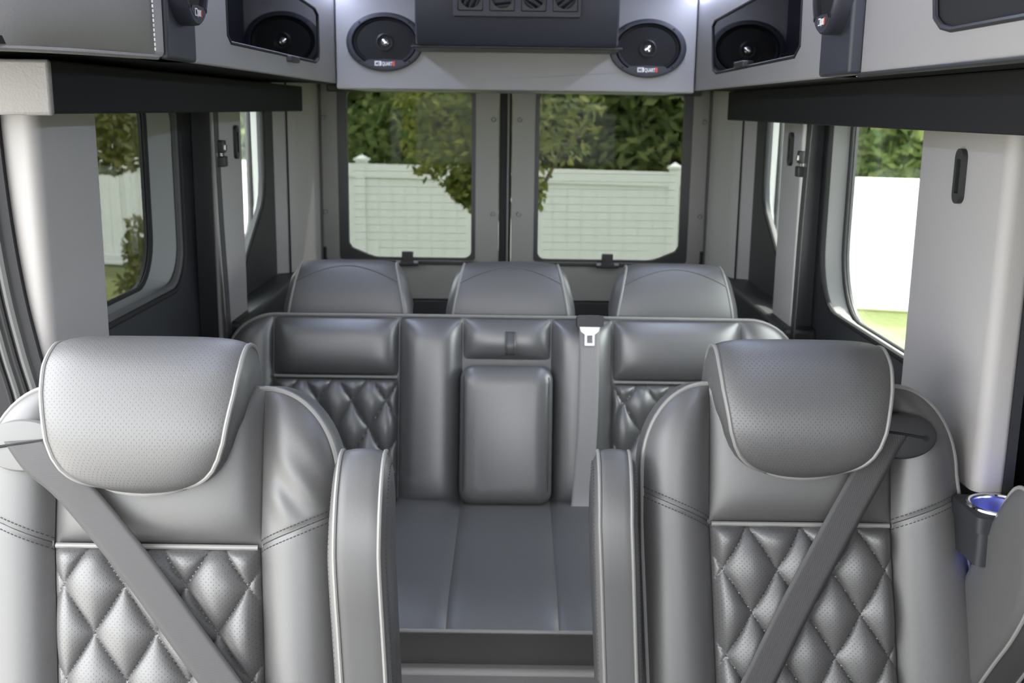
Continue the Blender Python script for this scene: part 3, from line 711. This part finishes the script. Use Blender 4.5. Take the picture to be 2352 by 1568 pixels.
    for (pu_, pv_, pw_, alpha, splay, Ln, dep, wid) in cfg['arms']:
        a_ = R(alpha); ax = (math.cos(a_), math.sin(a_))           # along the arm in (v, w)
        nx = (-math.sin(a_), math.cos(a_))
        prof_a = [p[:2] for p in smooth_path([(0, -.5, 0), (.3, -.5, 0), (.6, -.5, 0), (.85, -.5, 0), (.95, -.49, 0), (1.0, -.43, 0), (1.03, -.30, 0), (1.045, -.14, 0), (1.035, .05, 0), (.99, .24, 0), (.91, .41, 0), (.80, .51, 0), (.65, .52, 0), (.5, .47, 0), (.3, .42, 0), (0, .38, 0)], 3)]
        def TA(l, d, u): return TF(pu_ + u + splay * l, pv_ + l * Ln * ax[0] + d * dep * nx[0], pw_ + l * Ln * ax[1] + d * dep * nx[1])
        cen = (.5, .03)
        def rg(f, u): return [TA(cen[0] + (l - cen[0]) * f, cen[1] + (d - cen[1]) * f, u) for l, d in prof_a]
        h = wid / 2
        m = M(); m.loft([rg(.80, -h - .012), rg(.93, -h - .009), rg(.985, -h - .002), rg(1, -h), rg(1.012, -h * .5), rg(1.016, 0), rg(1.012, h * .5), rg(1, h), rg(.985, h + .002), rg(.93, h + .009), rg(.80, h + .012)])
        ar = obj('armrest', m, 'leather', root, angle=60)
        for q in (-h, h):
            m = M(); m.tube([TA(l, d, q * 1.02) for l, d in prof_a], .0034, 8); obj('armrest_piping', m, 'piping', ar)
        m = M(); q = (h + .0095)
        for sgn in (-1, 1):
            ptsl = [(cen[0] + (l - cen[0]) * .93, cen[1] + (d - cen[1]) * .90) for l, d in prof_a]
            if cfg.get('curve_seam') and alpha > 20:
                ptsl = [(.93, -.42), (.86, -.2), (.74, -.02), (.58, .05), (.40, -.02), (.2, -.16)]
            dense = smooth_path([(l, d, 0) for l, d in ptsl], 10)
            acc = 0
            for i in range(len(dense) - 1):
                p, p2 = TA(dense[i][0], dense[i][1], sgn * q), TA(dense[i + 1][0], dense[i + 1][1], sgn * q)
                acc += (Vector(p) - Vector(p2)).length
                if acc > .0058: m.tube([p, tuple(Vector(p).lerp(Vector(p2), min(1, .0036 / max((Vector(p) - Vector(p2)).length, 1e-6))))], .0008, 5); acc = 0
        obj('stitching', m, 'thread', ar)
    # cushion and pedestal below the frame
    m = M(); m.box(cx - .25, cx + .25, yq - .60, yq - .08, .30, .44); obj('seat_cushion', m, 'leather', root, bevel=.04)
    m = M(); m.box(cx - .19, cx + .19, yq - .48, yq - .10, 0, .30); obj('pedestal', m, 'black_plastic', root, bevel=.01)
    return root, T

LC, LT_ = captain_chair(-.53, 1.55, .847, 'grey quilted captain chair at the left, nearest the open side door', dict(wrinkle=1, dv=.140, pv=.012, guide_side=-1, guide=(-.190, .150), arms=[(.315, -.33, .015, 7, .0, .46, .125, .062)]))
RC, RT_ = captain_chair(.497, 1.77, .809, 'dark quilted captain chair at the right, in front of the pillar with the belt slot', dict(wrinkle=0, dv=.146, pv=-.003, guide_side=1, guide=(.160, .154), hu=-.008, dark_outlet=True, flare=.126, curve_seam=True, arms=[(-.322, -.36, .01, 3, .0, .46, .11, .052), (.308, -.3545, -.149, 45.6, .008, .56, .155, .06)]))

def ribbon(m, pts, across, n=6):
    """strap: centre line points with a vector across for half its width"""
    P = smooth_path(pts, n); A = smooth_path(across, n); L = [0]
    for k in range(1, len(P)): L.append(L[-1] + math.dist(P[k], P[k - 1]))
    W = 2 * Vector(across[0]).length
    up = lambda i, j: tuple(Vector(P[j]) + Vector(A[j]) * (-1 + 2 * i / 6))
    m.grid(up, 7, len(P), uvfn=lambda i, j: (W * i / 6, L[j]))
def belt(T, pts, half, label, mt='webbing'):
    half_sign = pts[-1][0] - pts[0][0]
    P = [Vector(T(*p)) for p in pts]; ac = []
    for k in range(len(P)):
        d = (P[min(k + 1, len(P) - 1)] - P[max(k - 1, 0)]).normalized(); nrm = Vector((0, -CR, SR)); ac.append(tuple(d.cross(nrm).normalized() * half))
    sl = Vector(T(.01, .0, 0)) - Vector(T(0, -.0008 if half_sign > 0 else .0008, 0)); sl = sl.normalized() * half * 1.08
    ac[0] = tuple(sl if sl.dot(Vector(ac[1])) > 0 else -sl)
    m = M(); ribbon(m, [tuple(p) for p in P], ac)
    o = obj('seat_belt', m, mt, label=label, cat='seat belt'); sd = o.modifiers.new('thick', 'SOLIDIFY'); sd.thickness = .0014; sd.offset = 0
    return o
belt(LT_, [(-.188, .158, .0545), (-.165, .132, .057), (-.112, .088, .058), (-.02, -.02, .058), (.062, -.135, .058), (.13, -.23, .060), (.20, -.34, .07)], .0262, 'grey belt strap running diagonally across the left captain chair')
belt(RT_, [(.142, .159, .0545), (.128, .14, .057), (.107, .10, .058), (.04, -.02, .058), (-.03, -.14, .058), (-.09, -.25, .060), (-.15, -.35, .07)], .0262, 'dark belt strap running diagonally across the right captain chair')

# ------------------------------------------------------------------ rear bench
BR = R(11.5); SB, CB = math.sin(BR), math.cos(BR); BY, BH = 2.76, .48
def TB(u, v, w): return (u, BY + v * SB - w * CB, BH + v * CB + w * SB)
bench = empty('rear_bench', (0, 2.7, 0), 'three-place grey leather rear bench with quilted outer seats and three headrests', 'seat')
W, VT = .757, .486
bo = [(W, -.1), (W, .2), (W, .34)] + [(W - .13 + .13 * math.cos(R(90 * k / 10)), VT - .115 + .115 * math.sin(R(90 * k / 10))) for k in range(11)] + [(.3, VT + .001)]
bo = bo + [(-u, v) for u, v in bo[::-1]]
m = M(); sc_ = lambda f, w, d=0: [TB(u * f, v - d, w) for u, v in bo]
m.loft([sc_(.996, .004, .002), sc_(1.0, -.004), sc_(1.004, -.03), sc_(1.002, -.09), sc_(.985, -.12, .01)]); bb = obj('backrest', m, 'leather', bench)
m = M(); m.tube([TB(u, v, .005) for u, v in bo], .0045, 8); obj('piping', m, 'piping', bb)
def bvt(u):
    a = abs(u); return VT if a < W - .13 else VT - .115 + .115 * math.sqrt(max(0, 1 - ((a - W + .13) / .13) ** 2))
def bpatch(name, u0, u1, v0, v1, base, bul, er=.018, n1=40, n2=40, q=None, matn='leather', wr=None):
    def w(u, v):
        vt = min(v1, bvt(u)); x = base + bul * ends(u - u0, er) * ends(u1 - u, er) * ends(v - v0, er) * ends(vt - v, er)
        if q: x += quilt_h(u, v, *q) * ends(u - u0, .008) * ends(u1 - u, .008) * ends(v1 - v, .008)
        if wr: x += wr(u, v)
        return x
    def uv(i, j):
        a = .5 - .5 * math.cos(math.pi * i / (n1 - 1)) if not q else i / (n1 - 1); b = .5 - .5 * math.cos(math.pi * j / (n2 - 1)) if not q else j / (n2 - 1)
        u = u0 + (u1 - u0) * a; return (u, v0 + (min(v1, bvt(u)) - v0) * b)
    m = M(); m.grid(lambda i, j: TB(*uv(i, j), w(*uv(i, j))), n1, n2, uvfn=uv if q else None)
    return obj(name, m, 'leather_smooth', bb), w
crease = lambda u, v: .004 * math.sin((v + .5 * abs(u + .22)) * 120) * math.exp(-((v - .06) / .05) ** 2) * math.exp(-((u + .285) / .035) ** 2)
bpatch('end_bolster', -W, -.635, -.03, VT, .002, .030); bpatch('end_bolster', .606, W, -.03, VT, .002, .030)
bpatch('upper_panel', -.635, -.30, .325, VT - .004, .002, .036); bpatch('upper_panel', .268, .606, .319, VT - .004, .002, .036)
bpatch('inner_bolster', -.30, -.131, -.025, VT - .003, .002, .052, wr=crease); bpatch('inner_bolster', .104, .268, -.025, VT - .003, .002, .052)
bpatch('centre_panel', -.131, .104, .372, VT - .003, .003, .030, er=.02)
bpatch('centre_recess', -.131, .104, -.03, .374, .0, .002)
for (u0, u1, vt, pu) in ((-.635, -.30, .318, -.469), (.268, .606, .312, .345)):
    q = (.0905, .146, pu, .33, .020)
    o, w = bpatch('quilted_panel', u0, u1, -.03, vt, .003, .012, er=.012, n1=110, n2=120, q=q, matn='leather')
    m = M(); quilt_stitches(m, TB, w, u0, u1, -.02, vt, .0905, .146, pu, .33); obj('stitching', m, 'thread', o)
    m = M(); m.tube([TB(u0 + .004 + (u1 - u0 - .008) * i / 16, vt + .004, .012) for i in range(17)], .0042, 8); obj('panel_piping', m, 'piping', bb)
# fold-down centre arm rest with its pull loop
m = M()
rings = []
for w_, g in ((.004, .006), (.03, 0), (.062, 0), (.076, .006), (.083, .02), (.086, .045)):
    rings.append([TB(a, b, w_ - .006 * ((b - .17) / .17) ** 2) for a, b in rrect(-.134 + g, .108 - g, -.008 + g, .357 - g, max(.036 - g * .4, .012), 7)])
m.loft(rings); fa = obj('fold_down_armrest', m, 'leather_smooth', bb, angle=60)
m = M()
for sx in (-.124, .098):
    m.tube([TB(sx, b, .0785 - .006 * ((b - .17) / .17) ** 2) for b in [.03 + .3 * i / 10 for i in range(11)]], .0008, 5)
obj('stitching', m, 'thread', fa)
m = M(); m.grid(lambda i, j: TB(-.018 + .028 * i / 4 + .0, .385 + .062 * j / 10 - .008 * 0, .036 + .026 * math.sin(math.pi * (.15 + .85 * j / 10)) * 1), 5, 11)
lp = obj('pull_loop', m, 'leather', fa); sd = lp.modifiers.new('thick', 'SOLIDIFY'); sd.thickness = .003
m = M()
for du in (-.0125, .0045):
    for j in range(10): m.tube([TB(du, .387 + .006 * j, .0385 + .026 * math.sin(math.pi * (.15 + .85 * (.002 + .006 * j) / .062))), TB(du, .3906 + .006 * j, .0385 + .026 * math.sin(math.pi * (.15 + .85 * (.0056 + .006 * j) / .062)))], .0008, 4)
obj('stitching', m, 'thread', lp)
# seat cushions
def cushion(name, x0, x1, er, front_seam=True):
    n1, n2 = 40, 46
    def fn(i, j):
        a = .5 - .5 * math.cos(math.pi * i / (n1 - 1)); x = x0 + (x1 - x0) * a; t = j / (n2 - 1)
        e = ends(min(x - x0, x1 - x), er)
        y = 2.095 + .70 * t; z = .452 + .035 * t - .004
        z += .010 * e - .022 * math.exp(-t / .045) + .006 * math.exp(-((t - .2) / .12) ** 2)
        return (x, y, z)
    m = M(); m.grid(fn, n1, n2)
    ba = M(); return m
cb = M(); cb.loft([[(x, 2.10, .434), (x, 2.118, .38), (x, 2.15, .325), (x, 2.80, .325), (x, 2.80, .43)] for x in (-.74, .75)]); cu = obj('seat_cushion', cb, 'leather', bench, bevel=.008)
for nm, a, b in (('outer_cushion', -.745, -.302), ('inner_cushion', -.300, -.131), ('inner_cushion', -.131, .106), ('inner_cushion', .106, .270), ('outer_cushion', .272, .75)):
    obj(nm, cushion(nm, a, b, .014), 'leather', cu)
m = M(); m.tube([(-.74 + 1.49 * i / 20, 2.094, .4335) for i in range(21)], .0045, 8); obj('piping', m, 'piping', cu)
m = M(); m.box(-.74, .75, 2.075, 2.16, 0, .318); m.box(-.74, .75, 2.12, 2.80, 0, .33); obj('base', m, 'vinyl_grey', bench, bevel=.01)
# three bench headrests
def bench_headrest(cx):
    prof = smooth_path([(w_ - .036, v_) for w_, v_ in ((.004, .455), (.014, .50), (.013, .55), (.0, .600), (-.020, .622), (-.055, .632), (-.085, .618), (-.10, .58), (-.10, .46))], 6); n2 = len(prof); ns = 31
    hw = lambda v: .158 - .030 * max(0, min(1, (v - .47) / .16)) ** 1.2
    def pf(i, j):
        w, v = prof[j]; s = math.sin((-1 + 2 * i / (ns - 1)) * math.pi / 2); a = prof[min(j + 1, n2 - 1)]; b = prof[max(j - 1, 0)]
        tx, tv = a[0] - b[0], a[1] - b[1]; l = math.hypot(tx, tv) or 1; p = .008 * ends((1 - abs(s)) * .15, .03)
        return TB(cx + s * hw(v), v - tx / l * p, w + tv / l * p)
    m = M(); m.grid(pf, ns, n2)
    for i, s in ((0, -1), (ns - 1, 1)):
        for fr in range(3):
            pass
        ring0 = [pf(i, j) for j in range(n2)]; c = TB(cx + s * .155, .52, -.085)
        m.grid(lambda q, j: tuple(Vector(ring0[j]).lerp(Vector(c), (0, .25, .6, 1)[q]) + Vector((s * (0, .016, .020, .020)[q], 0, 0))), 4, n2)
    h = obj('headrest', m, 'leather', bench, angle=70)
    for i in (0, ns - 1): m = M(); m.tube([pf(i, j) for j in range(n2 - 6)], .0036, 8); obj('headrest_piping', m, 'piping', h)
    # arched seam over the top of the front
    def on_front(i, vv):
        best = min(range(0, 30), key=lambda j: abs(prof[j][1] - vv) + (10 if j > 27 else 0)); p = Vector(pf(i, best)); return p + Vector((0, -.0005, .0004))
    m = M(); pts = []
    for i in range(0, ns):
        s = math.sin((-1 + 2 * i / (ns - 1)) * math.pi / 2); vv = .575 + .040 * (1 - s * s)
        js = [j for j in range(n2 - 1) if prof[j][1] <= vv <= prof[j + 1][1]]
        j = js[0]; f = (vv - prof[j][1]) / (prof[j + 1][1] - prof[j][1]); pts.append(tuple(Vector(pf(i, j)).lerp(Vector(pf(i, j + 1)), f)))
    m.tube(pts, .0022, 6); obj('headrest_seam', m, 'leather', h)
for cx in (-.447, -.005, .438): bench_headrest(cx)

# belt and latch on the bench
bt = empty('centre_lap_belt', TB(.20, .47, .05), 'pale belt strap with steel tongue hanging down the bench back', 'seat belt')
m = M(); P = [TB(.203, .492, .03), TB(.203, .47, .052), TB(.203, .42, .056), TB(.200, .2, .058), TB(.19, .03, .06), TB(.185, -.02, .075)]
ribbon(m, P, [(.027, 0, 0)] * len(P)); o = obj('strap', m, 'webbing_light', bt); sd = o.modifiers.new('thick', 'SOLIDIFY'); sd.thickness = .0015
m = M(); m.loft([[TB(.203 + s * a, b, w) for a, b in rrect(-.036, .036, .462, .492, .006, 4)] for s, w in ((1, .054), (1.0, .072), (.95, .078))]); o = obj('tongue_cap', m, 'black_plastic', bt)
m = M(); m.sheet([(.175, .466), (.231, .466), (.226, .450), (.216, .442), (.216, .413), (.190, .413), (.190, .442), (.180, .450)], [rect(.196, .210, .420, .440)], TB, .060, .063); obj('metal_tongue', m, 'steel', bt)

# shoulder belts hanging from the slim pillars
def hanging_belt(sg, pts, tong, label):
    b = empty('shoulder_belt', (sg * .76, pts[0][1], .9), label, 'seat belt')
    m = M(); ribbon(m, [tuple(p) for p in pts], [(0, .020, 0)] * len(pts)); o = obj('strap', m, 'webbing', b); sd = o.modifiers.new('thick', 'SOLIDIFY'); sd.thickness = .002
    x, y, z = tong
    m = M(); m.box(x - .008, x + .008, y - .014, y + .014, z, z + .032); m.box(x - .010, x + .010, y - .018, y + .018, z - .035, z - .008); obj('buckle', m, 'black_plastic', b, bevel=.003)
    m = M(); m.box(x - .003, x + .003, y - .010, y + .010, z - .012, z + .024); m.box(x - .011, x + .011, y - .006, y + .008, z + .008, z + .02); obj('metal_tongue', m, 'chrome', b)
hanging_belt(-1, [(-.755, 2.80, 1.50), (-.758, 2.81, 1.40), (-.760, 2.83, 1.2), (-.762, 2.86, 1.0), (-.765, 2.88, .80)], (-.75, 2.83, 1.38), 'dark shoulder belt hanging beside the left slim window pillar')
hanging_belt(1, [(.755, 2.83, 1.50), (.757, 2.85, 1.40), (.760, 2.88, 1.2), (.764, 2.90, 1.0), (.768, 2.92, .80)], (.752, 2.895, 1.37), 'dark shoulder belt hanging beside the right slim window pillar')

# ------------------------------------------------------------------ cup-holder ledge by the right pillar
lg = empty('cup_holder_ledge', (.82, 1.72, 0), 'black side ledge by the right pillar with a blue-lit cup holder', 'ledge')
CX_, CY_, CR_ = .811, 1.706, .050
circ = [(CX_ + CR_ * math.cos(2 * math.pi * i / 40), CY_ + CR_ * math.sin(2 * math.pi * i / 40)) for i in range(40)]
m = M(); m.sheet(rrect(.750, .893, 1.646, 1.761, .012, 5), [circ], xy, .842, .868); obj('ledge_top', m, 'trim_dark', lg)
m = M(); m.sheet(rrect(.800, .893, 1.69, 1.80, .012, 5), [], xy, .70, .784); m.box(.814, .893, 1.705, 1.80, .50, .70); m.box(.797, .838, 1.762, 2.12, .55, .868); m.sheet(rrect(.755, .893, 1.650, 1.761, .012, 5), [circ], xy, .784, .842); obj('ledge_body', m, 'trim_dark', lg)
m = M(); m.tube([(a, b, .869) for a, b in circ], .0045, 8, closed=True); rg_ = obj('cup_ring', m, 'chrome', lg)
m = M(); m.loft([[(CX_ + f * (a - CX_), CY_ + f * (b - CY_), z) for a, b in circ] for f, z in ((1, .868), (.97, .85), (.93, .79), (.9, .785))], cap=False); m.f.append(tuple(range(120, 160)))
obj('cup_well', m, 'steel', lg)
m = M(); m.tube([(CX_ + .9 * (a - CX_), CY_ + .9 * (b - CY_), .795) for a, b in circ], .006, 8, closed=True)
m.tube([(CX_ + .96 * (a - CX_), CY_ + .96 * (b - CY_), .835) for a, b in circ], .003, 8, closed=True) if False else None
obj('blue_light_ring', m, 'cup_blue', lg)
